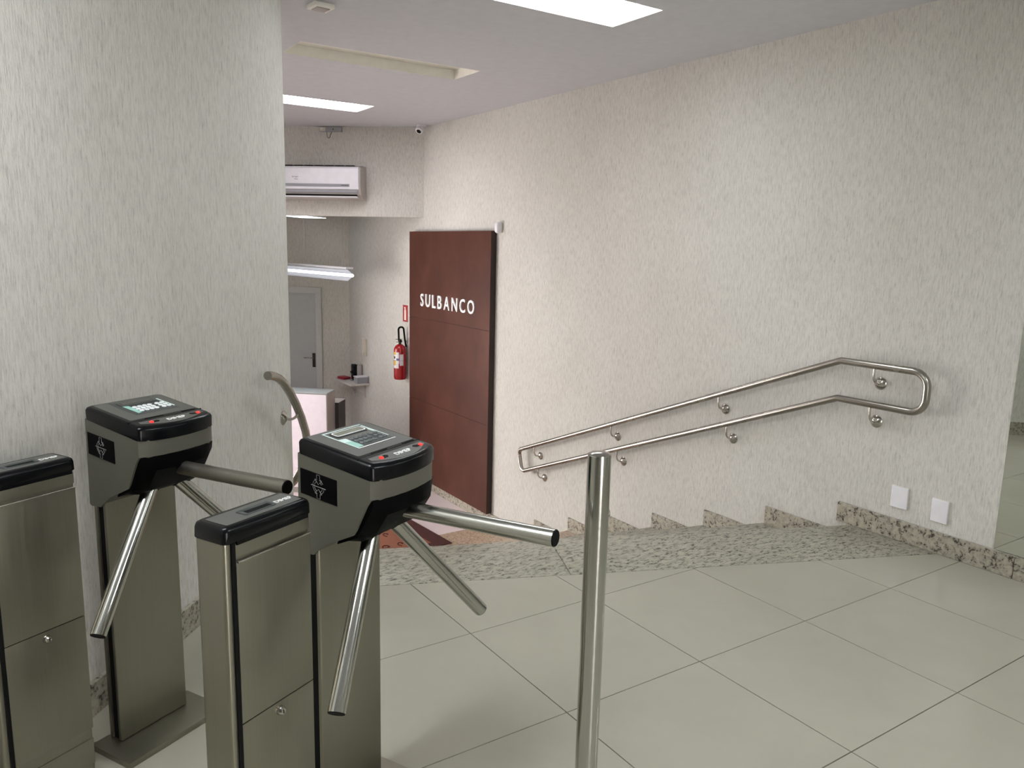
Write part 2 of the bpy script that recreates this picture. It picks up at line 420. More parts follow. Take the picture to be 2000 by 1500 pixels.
lp = bulk(1.62, -0.80)
bl_ = thing('ceiling_light', 'surface ceiling light of the far hall, hidden behind the bulkhead', 'ceiling light', (lp.x, lp.y, ZCL), math.radians(49.3), 'ceiling lights out of view')
MB().box(-0.31, 0.31, -0.16, 0.16, -0.055, 0.0).build('housing', M['lamp_white'], bl_, bevel=0.004)
MB().box(-0.30, 0.30, -0.15, 0.15, -0.060, -0.054).build('diffuser', emit('lit_diffuser', LAMP_COOL, 3.0), bl_)

# ------------------------------------------------------------------ floors
fd = Vector((2.406+0.104, -0.49-0.56)).normalized(); fn = Vector((-fd.y, fd.x))       # granite edging direction and the way down
FC = fn.dot(Vector((2.406, -0.49))); NC = fn.dot(Vector((1.559, 0.335)))
flo = [(-6.0, YB), (XR, YB), (XR, 3), (-6.0, 3)]
room = clip_half(flo, -LN.x, -LN.y, -LN.dot(LA)); tiles_area = clip_half(room, fn.x, fn.y, FC-0.003)
o = MB().prism(tiles_area, -0.20, -0.004).build('floor', M['grout']); struct(o, 'upper floor of large polished greige porcelain tiles'); floor = o
G = 0.0019
cache = {}
for i in range(-8, 6):
    for j in range(-8, 4):
        q = [(i*0.6+G, j*0.6+G), ((i+1)*0.6-G, j*0.6+G), ((i+1)*0.6-G, (j+1)*0.6-G), (i*0.6+G, (j+1)*0.6-G)]
        p = clip_half(q, -LN.x, -LN.y, -LN.dot(LA)); p = clip_half(p, fn.x, fn.y, FC-0.004) if len(p) > 2 else p
        p = clip_half(p, 1, 0, XR) if len(p) > 2 else p; p = clip_half(p, 0, -1, -YB) if len(p) > 2 else p
        if len(p) < 3 or area(p) < 0.0006: continue
        if area(p) > 0.3575:
            if 'm' not in cache:
                t_ = MB().box(0, 0.6-2*G, 0, 0.6-2*G, -0.006, 0.0).build('tile', M['tile'], floor, bevel=0.0008, seg=1); cache['m'] = t_.data; t_.location = (q[0][0], q[0][1], 0)
            else:
                t_ = link('tile', cache['m'], floor); t_.location = (q[0][0], q[0][1], 0)
        else:
            MB().prism(p, -0.006, 0.0).build('tile', M['tile'], floor)
# lower floor
lowpoly = [(XR, 2.0), (XR, 9.4), (-3.4, 9.4), (-3.4, 2.0)]
o = MB().prism(lowpoly, ZL-0.1, ZL).build('floor', M['tile_low']); struct(o, 'pale rosy floor of the lower hall at the foot of the stairs')
o = MB().prism([(-0.3, 2.4), (XR, 2.4), (XR, 3.665), (-0.3, 3.665)], ZL, ZL+0.004).build('trim_1', M['granite_low']); struct(o, 'beige granite apron on the lower floor at the foot of the stairs')

# ------------------------------------------------------------------ staircase
st = thing('staircase', 'granite staircase going down left beside the long wall, under the twin handrail', 'stairs', (0, 0, 0))
def on_line(c, x): return Vector((x, (c-fn.x*x)/fn.y))
def wall_hit(c):  # line fn.p=c against the left wall face
    s = (c-fn.dot(LA))/fn.dot(LD); return LA+LD*min(s, S0)
A, B = wall_hit(FC), wall_hit(NC)
J0, J1 = Vector((0.673, 0.257)), Vector((0.789, 0.527)); jd = (J1-J0).normalized()
JF = J0+jd*((FC-fn.dot(J0))/fn.dot(jd)); JN = J0+jd*((NC-fn.dot(J0))/fn.dot(jd))
ca, cb = on_line(FC, XR), on_line(NC, XR)
gp = fd*0.0012
MB().prism([A, JF-gp, JN-gp, B], -0.032, 0.0).build('landing_slab', M['granite'], st, bevel=0.003)
MB().prism([JF+gp, ca, cb, JN+gp], -0.032, 0.0).build('landing_slab', M['granite'], st, bevel=0.003)
RISE = 0.167
YK = [0.05, 0.55, 1.03, 1.51, 1.99, 2.47, 2.95]
def left_pt(k): return lw(S0+0.02+0.27*k) if k else B
for k in range(7):
    z = -RISE*k; l0 = left_pt(k); r0 = Vector((XR, YK[k])) if k else cb
    rec = Vector((-fn.x, -fn.y))*0.022
    a, b = l0+rec, Vector((XR, r0.y-0.022))
    MB().prism([a, b, b-fn*0.02, a-fn*0.02], z-RISE, z-0.032).build('riser', M['granite'], st)
    if k < 6:
        l1, r1 = left_pt(k+1), Vector((XR, YK[k+1]))
        MB().prism([a-fn*0.02, b-fn*0.02, r1, l1], z-RISE-0.032, z-RISE).build('tread', M['granite_low'] if k > 3 else M['granite'], st, bevel=0.003)
        MB().prism([a-fn*0.03, b-fn*0.03, r1-fn*0.04, l1-fn*0.04], z-RISE-0.45, z-RISE-0.034).build('step_core', M['grout'], st)

# baseboards
bb = struct(link('baseboard_right', None), 'speckled granite skirting along the long wall, stepping down with the stairs')
HB = 0.108
def skirt(y0, y1, z0, z1, par): MB().box(XR-0.016, XR, y0, y1, z0, z1).build('skirting_slab', M['skirting'], par, bevel=0.002, seg=1)
skirt(-0.832, YK[0]+0.025, 0.0, HB, bb); skirt(-2.2, -0.834, 0.0, HB, bb); skirt(YB, -2.202, 0.0, HB, bb)
for k in range(6):
    skirt(YK[k]+0.004, YK[k+1], -RISE*(k+1)-0.03, -RISE*(k+1)+HB, bb)
skirt(YK[6]+0.004, 3.665, ZL, ZL+HB, bb); skirt(3.667, 5.40, ZL, ZL+HB, bb); skirt(5.402, 7.15, ZL, ZL+HB, bb)
bl = struct(link('baseboard_left', None), 'speckled granite skirting at the foot of the left wall')
def skirt_left(s0, s1):
    p = [lw(s0), lw(s1), lw(s1, 0.016), lw(s0, 0.016)]; MB().prism(p, 0.0, HB).build('skirting_slab', M['skirting'], bl, bevel=0.002, seg=1)
for a, b in ((-5.6, -3.2), (-3.198, -0.80), (-0.798, 0.42), (0.422, 1.0)): skirt_left(a, b)

# mirror set on the long wall above the skirting
mr = thing('wall_mirror', 'tall frameless mirror above the skirting at the right edge, reflecting floor tiles', 'mirror', (XR, -1.6, HB))
MB().box(-0.006, 0.0, -0.86, 0.865, 0.004, 2.50).build('mirror_glass', M['mirror'], mr)

# ------------------------------------------------------------------ right handrail
rx = XR-0.070
hr = thing('handrail', 'twin-level stainless handrail loop on the long wall, sloping down with the stairs', 'handrail', (rx, 0, 0))
ye, yl = -0.375, 3.13
sl = (0.905-(-0.205))/(0.10-2.90)            # fall of the sloping part
zt = lambda y: 0.893+(y-0.10)*(-0.3935)
zb = lambda y: 0.690+(y-0.10)*(-0.3935)
loop = [(0, 1.5, zt(1.5)), (0, 0.10, 0.893), (0, ye, 0.893), (0, ye, 0.690), (0, 0.10, 0.690), (0, yl-0.05, zb(yl-0.05)), (0, yl, zt(yl)), (0, 1.5, zt(1.5))]
path = fillet(loop, [0.04, 0.075, 0.075, 0.04, 0.05, 0.05], 7)[:-1]
MB().tube(path, 0.019, 18, closed=True).build('rail', M['rail'], hr, angle=60)
for (ya, z_a), (yr, zr) in zip([(-0.093, 0.893), (-0.094, 0.690), (0.923, zt(0.923)), (0.850, zb(0.850)), (1.933, zt(1.933)), (1.856, zb(1.856)), (2.900, zt(2.900)), (2.835, zb(2.835))],
                               [(-0.095, 0.797), (-0.090, 0.592), (0.915, 0.474), (0.832, 0.295), (1.915, 0.069), (1.838, -0.110), (2.893, -0.318), (2.822, -0.505)]):
    y = (ya+yr)/2; zr = z_a-0.098
    br = MB().tube(fillet([(0, y, z_a-0.014), (0, y, zr), (0.060, y, zr)], [0.048], 8), 0.0062, 10).build('bracket', M['rosette'], hr, angle=60)
    MB().lathe([(0.0, 0.050), (0.010, 0.0505), (0.030, 0.062), (0.034, 0.066), (0.034, 0.070), (0.0, 0.070)], (0, y, zr), 'X', 20).build('rosette', M['rosette'], br, angle=40)

# ------------------------------------------------------------------ left handrail
lr = thing('handrail', 'short bent end of stainless handrail at the rounded left wall', 'handrail', (0, 0, 0))
def cyl_pt(s, z, off=0.075): p = lw(s, off); return Vector((p.x, p.y, z))
prof = [(1.075, 0.889), (1.10, 0.886), (1.14, 0.876), (1.18, 0.860), (1.225, 0.834), (1.287, 0.780), (1.345, 0.715), (1.42, 0.630), (1.50, 0.545), (1.60, 0.450), (1.75, 0.320), (1.95, 0.15), (2.2, -0.06)]
MB().tube([cyl_pt(s, z) for s, z in prof], 0.019, 18).build('rail', M['rail'], lr, angle=60)
p0 = cyl_pt(1.375, 0.665, 0.075); a0 = cyl_pt(1.378, 0.645, 0.0); h = cyl_pt(1.375, 0.645, 0.075)
bq = MB().tube(fillet([p0+Vector((0, 0, 0.02)), h+Vector((0, 0, -0.02)), a0+Vector((0, 0, -0.01))], [0.045], 8), 0.0062, 10).build('bracket', M['rosette'], lr, angle=60)
nn = Vector((lw(1.378, 1).x-lw(1.378, 0).x, lw(1.378, 1).y-lw(1.378, 0).y, 0)).normalized()
mt = nn.to_track_quat('Z', 'Y').to_matrix().to_4x4(); mt.translation = a0+Vector((0, 0, -0.008))
MB().lathe([(0.0, 0.020), (0.010, 0.0195), (0.030, 0.008), (0.034, 0.004), (0.034, -0.004), (0.0, -0.004)]).build('rosette', M['rosette'], bq, mtx=mt)

# ------------------------------------------------------------------ turnstiles
def bow(t, w, amount): return amount*(1-(t/w)**2)
HW, NF, NB, BOW = 0.117, 0.140, 0.084, 0.019
def n_to_z(n, zb_, zf_): return zb_+(zf_-zb_)*(n+NB)/(NF+NB)
def lid_z(n): return n_to_z(n, 1.001, 0.970)
def head_ring(inset, zfun, corner=0.012):
    """plan outline of the head: straight back and sides, bowed front; y = -n"""
    w = HW-inset; nf, nb = NF-inset, NB-inset; pts = []
    def crn(cx, cn, a0, a1):
        for k in range(4):
            a = a0+(a1-a0)*k/3; pts.append((cx+corner*math.cos(a), cn+corner*math.sin(a)))
    crn(w-corner, -nb+corner, -math.pi/2, 0)          # back right (n negative is the back)
    crn(w-corner, nf-corner, 0, math.radians(75))
    for k in range(1, 10):
        t_ = w*(1-2*k/10.0)*0.90; pts.append((t_, nf+bow(t_, w, BOW)*0.98))
    crn(-w+corner, nf-corner, math.radians(105), math.pi)
    crn(-w+corner, -nb+corner, math.pi, 1.5*math.pi)
    return [Vector((t_, -n_, zfun(n_))) for t_, n_ in pts]
def lid_box(par, t0, t1, n0, n1, h0, h1, name, mat, bevel=0.0):
    """a flat piece lying on the sloping lid"""
    mb = MB(); vs = []
    for h in (h0, h1):
        for t_, n_ in ((t0, n0), (t1, n0), (t1, n1), (t0, n1)): vs.append((t_, -n_, lid_z(n_)+h))
    mb.add(vs, [(0, 1, 2, 3), (4, 7, 6, 5), (0, 4, 5, 1), (1, 5, 6, 2), (2, 6, 7, 3), (3, 7, 4, 0)])
    return mb.build(name, mat, par, bevel=bevel, seg=2)
LT = math.atan((1.001-0.970)/(NF+NB))
def lid_matrix(t_, n_, h):
    # local x along t, local y pointing to the back of the lid
    return Matrix.Translation((t_, -n_, lid_z(n_)+h)) @ Matrix.Rotation(LT, 4, 'X')
def lid_poly(par, pts, h0, h1, name, mat):
    mb = MB(); n_ = len(pts)
    vs = [(a, -b, lid_z(b)+h0) for a, b in pts]+[(a, -b, lid_z(b)+h1) for a, b in pts]
    mb.add(vs, [tuple(range(n_)), tuple(range(n_, 2*n_))]+[(i, (i+1) % n_, n_+(i+1) % n_, n_+i) for i in range(n_)])
    return mb.build(name, mat, par)
def rrect(t0, t1, n0, n1, r, k=4):
    pts = []
    for cx, cn, a in ((t1-r, n0+r, -90), (t1-r, n1-r, 0), (t0+r, n1-r, 90), (t0+r, n0+r, 180)):
        for i in range(k+1):
            b = math.radians(a+90*i/k); pts.append((cx+r*math.cos(b), cn+r*math.sin(b)))
    return pts

def turnstile(label, loc, rz, phase, worn, lit_keys):
    T_ = thing('tripod_turnstile', label, 'turnstile', loc, rz, 'tripod turnstiles')
    MB().box(-0.163, 0.163, -0.078, 0.092, 0.0, 0.018).build('base_plate', M['steel'], T_, bevel=0.0015)
    ped = MB().box(-0.112, 0.112, 0.028, 0.042, 0.018, 0.760).build('pedestal', M['steel'], T_, bevel=0.006, seg=3)
    MB().box(-0.106, 0.106, 0.042, 0.066, 0.018, 0.740).build('side_strip', M['black_matte'], ped)
    MB().box(-0.112, 0.112, 0.066, 0.080, 0.018, 0.740).build('rear_panel', M['steel'], ped, bevel=0.004)
    # head: steel shell, profile in (n, z) carried across the width
    prof_side = [(-NB, 0.966), (-NB-0.004, 0.726), (-0.080, 0.721), (-0.040, 0.724), (-0.030, 0.734), (0.000, 0.757), (0.083, 0.797), (0.128, 0.872), (NF, 0.889), (NF, 0.933)]
    rings = []; N_ = 13
    for k in range(N_):
        t_ = -HW+2*HW*k/(N_-1)
        edge = 0.008*max(0.0, (abs(t_)/HW-0.86)/0.14)**2
        ring = []
        for n_, z_ in prof_side:
            nn_ = n_+(bow(t_, HW, BOW)-edge if n_ > 0.12 else 0)
            ring.append(Vector((t_, -nn_, z_)))
        rings.append(ring)
    MB().loft(rings).build('head_shell', M['steel_head'], T_, angle=28)
    lid = MB()
    zt_, zb_ = (lambda n: lid_z(n)), (lambda n: n_to_z(n, 0.966, 0.932))
    lid.loft([head_ring(-0.001, lambda n: zb_(n)), head_ring(-0.0015, lambda n: zt_(n)-0.010), head_ring(0.001, lambda n: zt_(n)-0.004), head_ring(0.006, lambda n: zt_(n)-0.0005), head_ring(0.009, lambda n: zt_(n))])
    lid = lid.build('lid', M['black'], T_, angle=50)
    lid_poly(lid, rrect(-0.100, 0.106, -0.073, 0.084, 0.006), -0.002, 0.0006, 'top_sheet', M['panel_grey'])
    lid_box(lid, -0.116, 0.116, 0.0925, 0.0945, -0.002, 0.0003, 'lid_joint', M['black_matte'])
    lid_box(lid, -0.060, -0.005, 0.086, 0.0905, -0.001, 0.0009, 'hinge_tab', M['black_matte'])
    lid_box(lid, 0.055, 0.098, 0.086, 0.0905, -0.001, 0.0009, 'hinge_tab', M['black_matte'])
    # front plaque with the two lamps and the lettering
    pts = [(-0.094, 0.107), (0.100, 0.107)]+[(0.103-0.200*k/10, 0.120+0.030*math.sin(math.pi*k/10)) for k in range(0, 11)]
    plq = lid_poly(lid, pts, -0.002, 0.0007, 'plaque', M['panel_grey'])
    put_text('DIMEP', 0.0125, 0.0012, M['white_print'], plq, lid_matrix(0.008, 0.126, 0.0006), width=0.056)
    for t_, s in ((-0.066, 1), (0.081, -1)):
        MB().lathe([(0.0, 0.0), (0.006, 0.0), (0.0055, 0.0025), (0.003, 0.0040), (0.0, 0.0042)], seg=14).build('indicator_lamp', M['led'], lid, mtx=lid_matrix(t_, 0.1225, 0.0005))
        lid_poly(lid, [(t_+s*0.006, 0.117), (t_+s*0.020, 0.1135), (t_+s*0.027, 0.119), (t_+s*0.020, 0.127), (t_+s*0.006, 0.127)], -0.001, 0.0012, 'arrow_mark', M['black_matte'])
    # display and keypad
    sh = lid_poly(lid, rrect(-0.060, 0.078, -0.066, 0.053, 0.004), 0.0, 0.0010, 'console_sheet', M['pad_dark'] if lit_keys else M['panel_grey'])
    if lit_keys:
        lid_poly(sh, [(-0.046, -0.024), (-0.030, -0.020), (-0.032, 0.040), (-0.046, 0.044)], 0.0009, 0.0014, 'mint_print', M['teal'])
        lid_poly(sh, [(0.070, -0.040), (0.076, -0.042), (0.076, 0.036), (0.071, 0.036)], 0.0009, 0.0014, 'mint_print', M['mint'])
    else:
        lid_poly(sh, [(-0.059, -0.065), (-0.055, -0.065), (-0.055, 0.052), (-0.059, 0.052)], 0.0009, 0.0014, 'white_line', M['mint'])
        lid_poly(sh, [(-0.059, -0.065), (0.077, -0.065), (0.077, -0.061), (-0.059, -0.061)], 0.0009, 0.0014, 'white_line', M['mint'])
        lid_poly(sh, [(-0.055, 0.049), (0.077, 0.049), (0.077, 0.0515), (-0.055, 0.0515)], 0.0009, 0.0014, 'white_line', M['white_print'])
        lid_poly(sh, [(-0.055, -0.015), (-0.034, -0.012), (-0.033, 0.010), (-0.055, 0.006)], 0.0009, 0.0014, 'mint_print', M['mint'])
        lid_poly(sh, [(-0.055, 0.007), (-0.033, 0.011), (-0.033, 0.044), (-0.055, 0.046)], 0.0009, 0.0014, 'mint_print', M['teal'])
        lid_poly(sh, [(0.064, -0.052), (0.076, -0.058), (0.076, 0.030), (0.069, 0.030)], 0.0009, 0.0014, 'mint_print', M['mint'])
        lid_poly(sh, rrect(-0.034, 0.072, -0.008, 0.046, 0.004), 0.0009, 0.0015, 'keypad_field', M['pad_dark'])
    fr_ = lid_poly(sh, rrect(-0.046, 0.066, -0.056, -0.024, 0.009), 0.0009, 0.0030, 'display_frame', M['pad_dark'] if not lit_keys else M['panel_grey'])
    lid_poly(fr_, rrect(-0.042, 0.061, -0.052, -0.028, 0.006), 0.0025, 0.0034, 'display_rim', M['white_print'] if not lit_keys else M['pad_dark'])
    lid_poly(fr_, rrect(-0.039, 0.058, -0.0495, -0.0305, 0.005), 0.003, 0.0037, 'display_glass', M['lcd'] if not lit_keys else M['lcd_dark'])
    for t_ in (-0.0255, -0.010, 0.0055, 0.021, 0.0445, 0.060):
        for n_ in (-0.001, 0.0145, 0.030):
            MB().lathe([(0.0, 0.0), (0.0066, 0.0), (0.0066, 0.0016), (0.0054, 0.0026), (0.0, 0.0028)], seg=12).build('key', M['key_white'] if lit_keys else M['key_grey'], sh, mtx=lid_matrix(t_, n_, 0.0012))
    # black plate with the emblem on the side that looks to the left
    vs = []
    for x in (-HW-0.0014, -HW+0.001):
        for n_, z_ in ((-0.076, 0.931), (0.035, 0.918), (0.035, 0.8575), (-0.076, 0.8705)): vs.append((x, -n_, z_))
    sp = MB().add(vs, [(0, 1, 2, 3), (4, 7, 6, 5), (0, 4, 5, 1), (1, 5, 6, 2), (2, 6, 7, 3), (3, 7, 4, 0)]).build('side_plate', M['sticker'], T_, bevel=0.0)
    cn, cz = -0.020, 0.894; x = -HW-0.0018
    em = MB()
    def stroke(pts, r=0.0006, closed=False): em.tube([(x, -(cn+a), cz+b-0.118*a) for a, b in pts], r, 6, closed=closed)
    for R_, a0, a1 in ((0.0170, 35, 78), (0.0170, 102, 172), (0.0170, 188, 258), (0.0170, 282, 352), (0.0120, 35, 70), (0.0120, 110, 172), (0.0120, 188, 250), (0.0120, 290, 352)):
        stroke([(R_*math.cos(math.radians(a0+(a1-a0)*k/8)), R_*math.sin(math.radians(a0+(a1-a0)*k/8))) for k in range(9)])
    stroke([(-0.022, 0.0), (0.0225, 0.0)], 0.0008)
    for s in (1, -1):
        stroke([(-0.0048, s*0.028), (0.0048, s*0.028), (0.0048, s*0.0185), (0.0105, s*0.0165), (0.0, s*0.0055), (-0.0105, s*0.0165), (-0.0048, s*0.0185)], 0.0006, True)
    em.build('emblem', M['print_grey'], sp)
    # hub: black housing under the sloping front and the turning boss
    ax = Vector((0, -math.cos(math.radians(44)), -math.sin(math.radians(44)))); H = Vector((0, -0.054, 0.836))
    rings = []
    outer_ = [(0.1365, 0.8885), (0.1335, 0.868), (0.0900, 0.793), (0.070, 0.782), (0.030, 0.764), (0.050, 0.840)]
    inner_ = [(0.1395, 0.8885), (0.143, 0.850), (0.114, 0.790), (0.080, 0.771), (0.030, 0.762), (0.050, 0.840)]
    for w0, base in ((-0.1135, outer_), (-0.082, inner_), (-0.04, inner_), (0.0, inner_), (0.04, inner_), (0.082, inner_), (0.1135, outer_)):
        rings.append([Vector((w0, -(n_+(bow(w0, HW, BOW) if n_ > 0.13 else 0)), z_)) for n_, z_ in base])
    hub = MB().loft(rings).build('hub_housing', M['black_hub'], T_, angle=30)
    q_ = ax.to_track_quat('Z', 'Y').to_matrix().to_4x4(); q_.translation = H
    MB().lathe([(0.0, -0.03), (0.080, -0.03), (0.084, 0.005), (0.076, 0.030), (0.050, 0.052), (0.0, 0.056)], seg=12).build('hub_boss', M['black_hub'], hub, mtx=q_, angle=20)
    # three arms
    ca_, ti = math.radians(44.9), math.radians(43.85)
    a_ = Vector((0, -math.cos(ti), -math.sin(ti))); e_ = Vector((0, -math.sin(ti), math.cos(ti))); x_ = Vector((1, 0, 0))
    for k in range(3):
        f_ = phase+k*2*math.pi/3
        d_ = math.cos(ca_)*a_+math.sin(ca_)*(math.cos(f_)*e_+math.sin(f_)*x_)
        arm = MB().tube([H+d_*0.045, H+d_*0.474], 0.0192, 24).build('arm', M['tube_worn'] if (worn and k == 0) else M['chrome'], T_, angle=40)
        MB().tube([H+d_*0.470, H+d_*0.4762], [0.0186, 0.0178], 24).build('end_cap', M['black_matte'], arm)
        MB().tube([H+d_*0.058, H+d_*0.074], 0.0225, 24).build('arm_collar', M['black'], arm)
    return T_
TS1 = ((-1.093, -0.040, 0), math.radians(27.8)); TS2 = ((-0.711, -0.653, 0), math.radians(26.8))
turnstile('left tripod turnstile with white keypad buttons, closer to the plaster wall', *TS1, math.radians(1.06), True, True)
turnstile('right tripod turnstile with grey keypad, its arm reaching toward the lone post', *TS2, math.radians(1.34), False, False)

# ------------------------------------------------------------------ card collector pedestals
def card_unit(label, ts, dt, dn):
    (x, y, _), rz = ts; tv = Vector((math.cos(rz), math.sin(rz))); nv = Vector((math.sin(rz), -math.cos(rz)))
    P = Vector((x, y))+tv*dt+nv*dn
    U = thing('card_collector', label, 'card reader', (P.x, P.y, 0), rz, 'card collector pedestals')
    w, h, zt_ = 0.116, 0.0465, 0.900
    def ring(ins, z, r): return [Vector((a, b, z)) for a, b in rrect(-w+ins, w-ins, -h+ins, h-ins, r, 4)]
    MB().box(-w+0.002, w-0.002, -h+0.006, h-0.002, 0.0, 0.87).build('body', M['steel'], U, bevel=0.010, seg=4)
    MB().box(-w+0.0165, -w+0.026, -h+0.002, -h+0.012, 0.0, 0.868).build('side_groove', M['black_matte'], U)
    MB().box(-w+0.0255, w-0.004, -h+0.0035, -h+0.012, 0.832, 0.862).build('upper_strip', M['steel'], U, bevel=0.001)
    up_ = MB().box(-w+0.0255, w-0.004, -h+0.0005, -h+0.012, 0.4735, 0.822).build('upper_door', M['steel'], U, bevel=0.0015)
    MB().tube([(-w+0.028, -h-0.0008, 0.823), (w-0.005, -h-0.0008, 0.823)], 0.0022, 8).build('door_lip', M['rosette'], up_)
    lo_ = MB().box(-w+0.0255, w-0.004, -h+0.0005, -h+0.012, 0.150, 0.4715).build('lower_door', M['steel'], U, bevel=0.0015)
    MB().lathe([(0.0, 0.012), (0.006, 0.0115), (0.0095, 0.007), (0.0105, 0.0), (0.0, -0.002)], seg=16).build('lock', M['rosette'], lo_, mtx=Matrix.Translation((0.010, -h+0.0005, 0.4515)) @ Matrix.Rotation(math.radians(90), 4, 'X'))
    MB().box(0.0092, 0.0108, -h-0.0122, -h-0.010, 0.4475, 0.4555).build('keyhole', M['black_matte'], lo_)
    MB().box(-w+0.0255, w-0.004, -h+0.0035, -h+0.012, 0.045, 0.118).build('plinth', M['steel'], U, bevel=0.001)
    lid = MB().loft([ring(0.001, 0.865, 0.012), ring(-0.0015, 0.868, 0.012), ring(-0.0015, 0.888, 0.014), ring(0.001, 0.896, 0.013), ring(0.006, 0.8995, 0.010), ring(0.009, zt_, 0.008)]).build('lid', M['black'], U, angle=50)
    MB().box(-w+0.028, w-0.010, -h-0.0012, -h+0.01, 0.859, 0.868).build('lid_skirt', M['black'], lid)
    sheet = MB().prism([(-a, -b) for a, b in rrect(-0.102, 0.100, -0.030, 0.034, 0.004)], zt_-0.002, zt_+0.0006).build('top_sheet', M['panel_grey'], lid)
    fr_ = MB()
    outer = rrect(-0.040, 0.044, -0.020, 0.012, 0.003); inn = rrect(-0.029, 0.037, -0.014, 0.002, 0.002)
    fr_.loft([[Vector((a, b, zt_+0.0004)) for a, b in outer], [Vector((a, b, zt_+0.0028)) for a, b in [(p[0]*0.97, p[1]*0.95) for p in outer]], [Vector((a, b, zt_+0.0016)) for a, b in inn]], caps=False)
    fr_.build('slot_frame', M['pad_dark'], sheet)
    MB().prism(inn, zt_-0.004, zt_+0.0012).build('card_slot', M['black_matte'], sheet)
    put_text('DIMEP', 0.0125, 0.0010, M['white_print'], sheet, Matrix.Translation((0.074, -0.006, zt_+0.0005)), width=0.046)
    return U
card_unit('left card collector pedestal, partly cut off by the left edge', TS1, -0.338, -0.018)
card_unit('middle card collector pedestal in front of the right turnstile', TS2, -0.316, -0.0115)

# ------------------------------------------------------------------ post
PX, PY = -0.334, -1.098
ps = thing('steel_post', 'lone round stainless post standing on the tiles right of the turnstiles', 'post', (PX, PY, 0))
pb = MB().lathe([(0.0, 0.0), (0.0262, 0.0), (0.0262, 1.004), (0.0, 1.004)], seg=36).build('tube', M['chrome'], ps)
MB().lathe([(0.0, 1.004), (0.0262, 1.004), (0.0256, 1.006), (0.020, 1.0095), (0.010, 1.0115), (0.0, 1.0120)], seg=36).build('cap', M['rosette'], ps)
MB().lathe([(0.0262, 0.0), (0.060, 0.0), (0.060, 0.004), (0.045, 0.008), (0.0262, 0.010)], seg=36).build('floor_flange', M['steel'], ps)
aa = math.radians(8)
mt = Matrix.Translation((0.0262*math.cos(aa), 0.0262*math.sin(aa)*0-0.004, 0.868)) @ Vector((math.cos(aa), -0.35, 0)).to_track_quat('Z', 'Y').to_matrix().to_4x4()
MB().lathe([(0.0, 0.0015), (0.0075, 0.0015), (0.0100, 0.0035), (0.0118, 0.0015), (0.0118, -0.010), (0.0, -0.010)], seg=20).build('belt_socket', M['steel'], ps, mtx=mt)
MB().lathe([(0.0, 0.0022), (0.0080, 0.0022), (0.0080, 0.001), (0.0, 0.001)], seg=20).build('socket_hole', M['black_matte'], ps, mtx=mt)

# ------------------------------------------------------------------ wall plates by the skirting
for i, (y0, y1, z0, z1, lb) in enumerate(((-0.308, -0.219, 0.170, 0.282, 'white blank socket plate on the long wall, the left and higher of two'), (-0.513, -0.431, 0.157, 0.272, 'white blank socket plate on the long wall, nearer the mirror'))):
    k = thing('socket_plate', lb, 'socket', (XR, (y0+y1)/2, (z0+z1)/2), 0, 'blank socket plates above the skirting')
    hy, hz = (y1-y0)/2, (z1-z0)/2
    MB().box(-0.004, 0.0, -hy-0.001, hy+0.001, -hz-0.001, hz+0.001).build('mounting_frame', M['beige_plastic'], k)
    MB().box(-0.011, -0.003, -hy, hy, -hz, hz).build('cover', M['white_plastic'], k, bevel=0.003, seg=3)

# ------------------------------------------------------------------ brown sign panel
sg = thing('sign_panel', 'tall rust-brown cladding panel with white raised lettering on the long wall', 'sign', (XR, 4.49, ZL+HB))
pt, y0, y1 = 0.060, 3.667, 5.312
zz = [ZL+HB+0.002, -0.197, 0.690, 1.592]
for k in range(3):
    MB().box(-pt, -pt+0.006, y0-4.49, y1-4.49, zz[k]+0.0015-(ZL+HB), zz[k+1]-0.0015-(ZL+HB)).build('panel_board', M['corten'], sg, bevel=0.001, seg=1)
MB().box(-pt+0.006, 0.0, y0-4.49+0.002, y1-4.49-0.002, 0.004, zz[3]-0.002-(ZL+HB)).build('backing', M['dark_edge'], sg)
letters = 'SULBANCO'; LH = 0.132; total = 1.10
ms = [text_mesh(c, LH, 0.012, bold=0.012) for c in letters]
wd = [max(v.co.x for v in q.vertices)*2 for q in ms]; sc = 0.90; gap = (total-sum(wd)*sc)/7
if gap < 0.012: sc = (total-7*0.022)/sum(wd); gap = 0.022
yy = 5.030-4.49
for me, w_ in zip(ms, wd):
    yc = yy-w_*sc/2; yy -= w_*sc+gap
    me.transform(Matrix.Translation((-pt, yc, 0.885-(ZL+HB))) @ Matrix(((0, 0, -1, 0), (-1, 0, 0, 0), (0, 1, 0, 0), (0, 0, 0, 1))) @ Matrix.Diagonal((sc, 1.0, 1.0, 1.0)))
    me.materials.append(M['white_letter']); link('letter', me, sg)
for y_, z_ in ((4.816, 0.547), (4.648, 0.533), (4.561, 0.542), (4.318, 0.533), (4.473, 0.412), (4.666, 0.256), (4.491, 0.249), (4.302, 0.255)):
    n_ = 9; pts = []
    for k in range(n_):
        r_ = random.uniform(0.006, 0.014); pts.append((-pt-0.0012, y_-4.49+1.8*r_*math.cos(2*math.pi*k/n_), z_-(ZL+HB)+0.7*r_*math.sin(2*math.pi*k/n_)))
    MB().extrude(pts, (0.0013, 0, 0)).build('glue_residue', M['dark_edge'], sg)

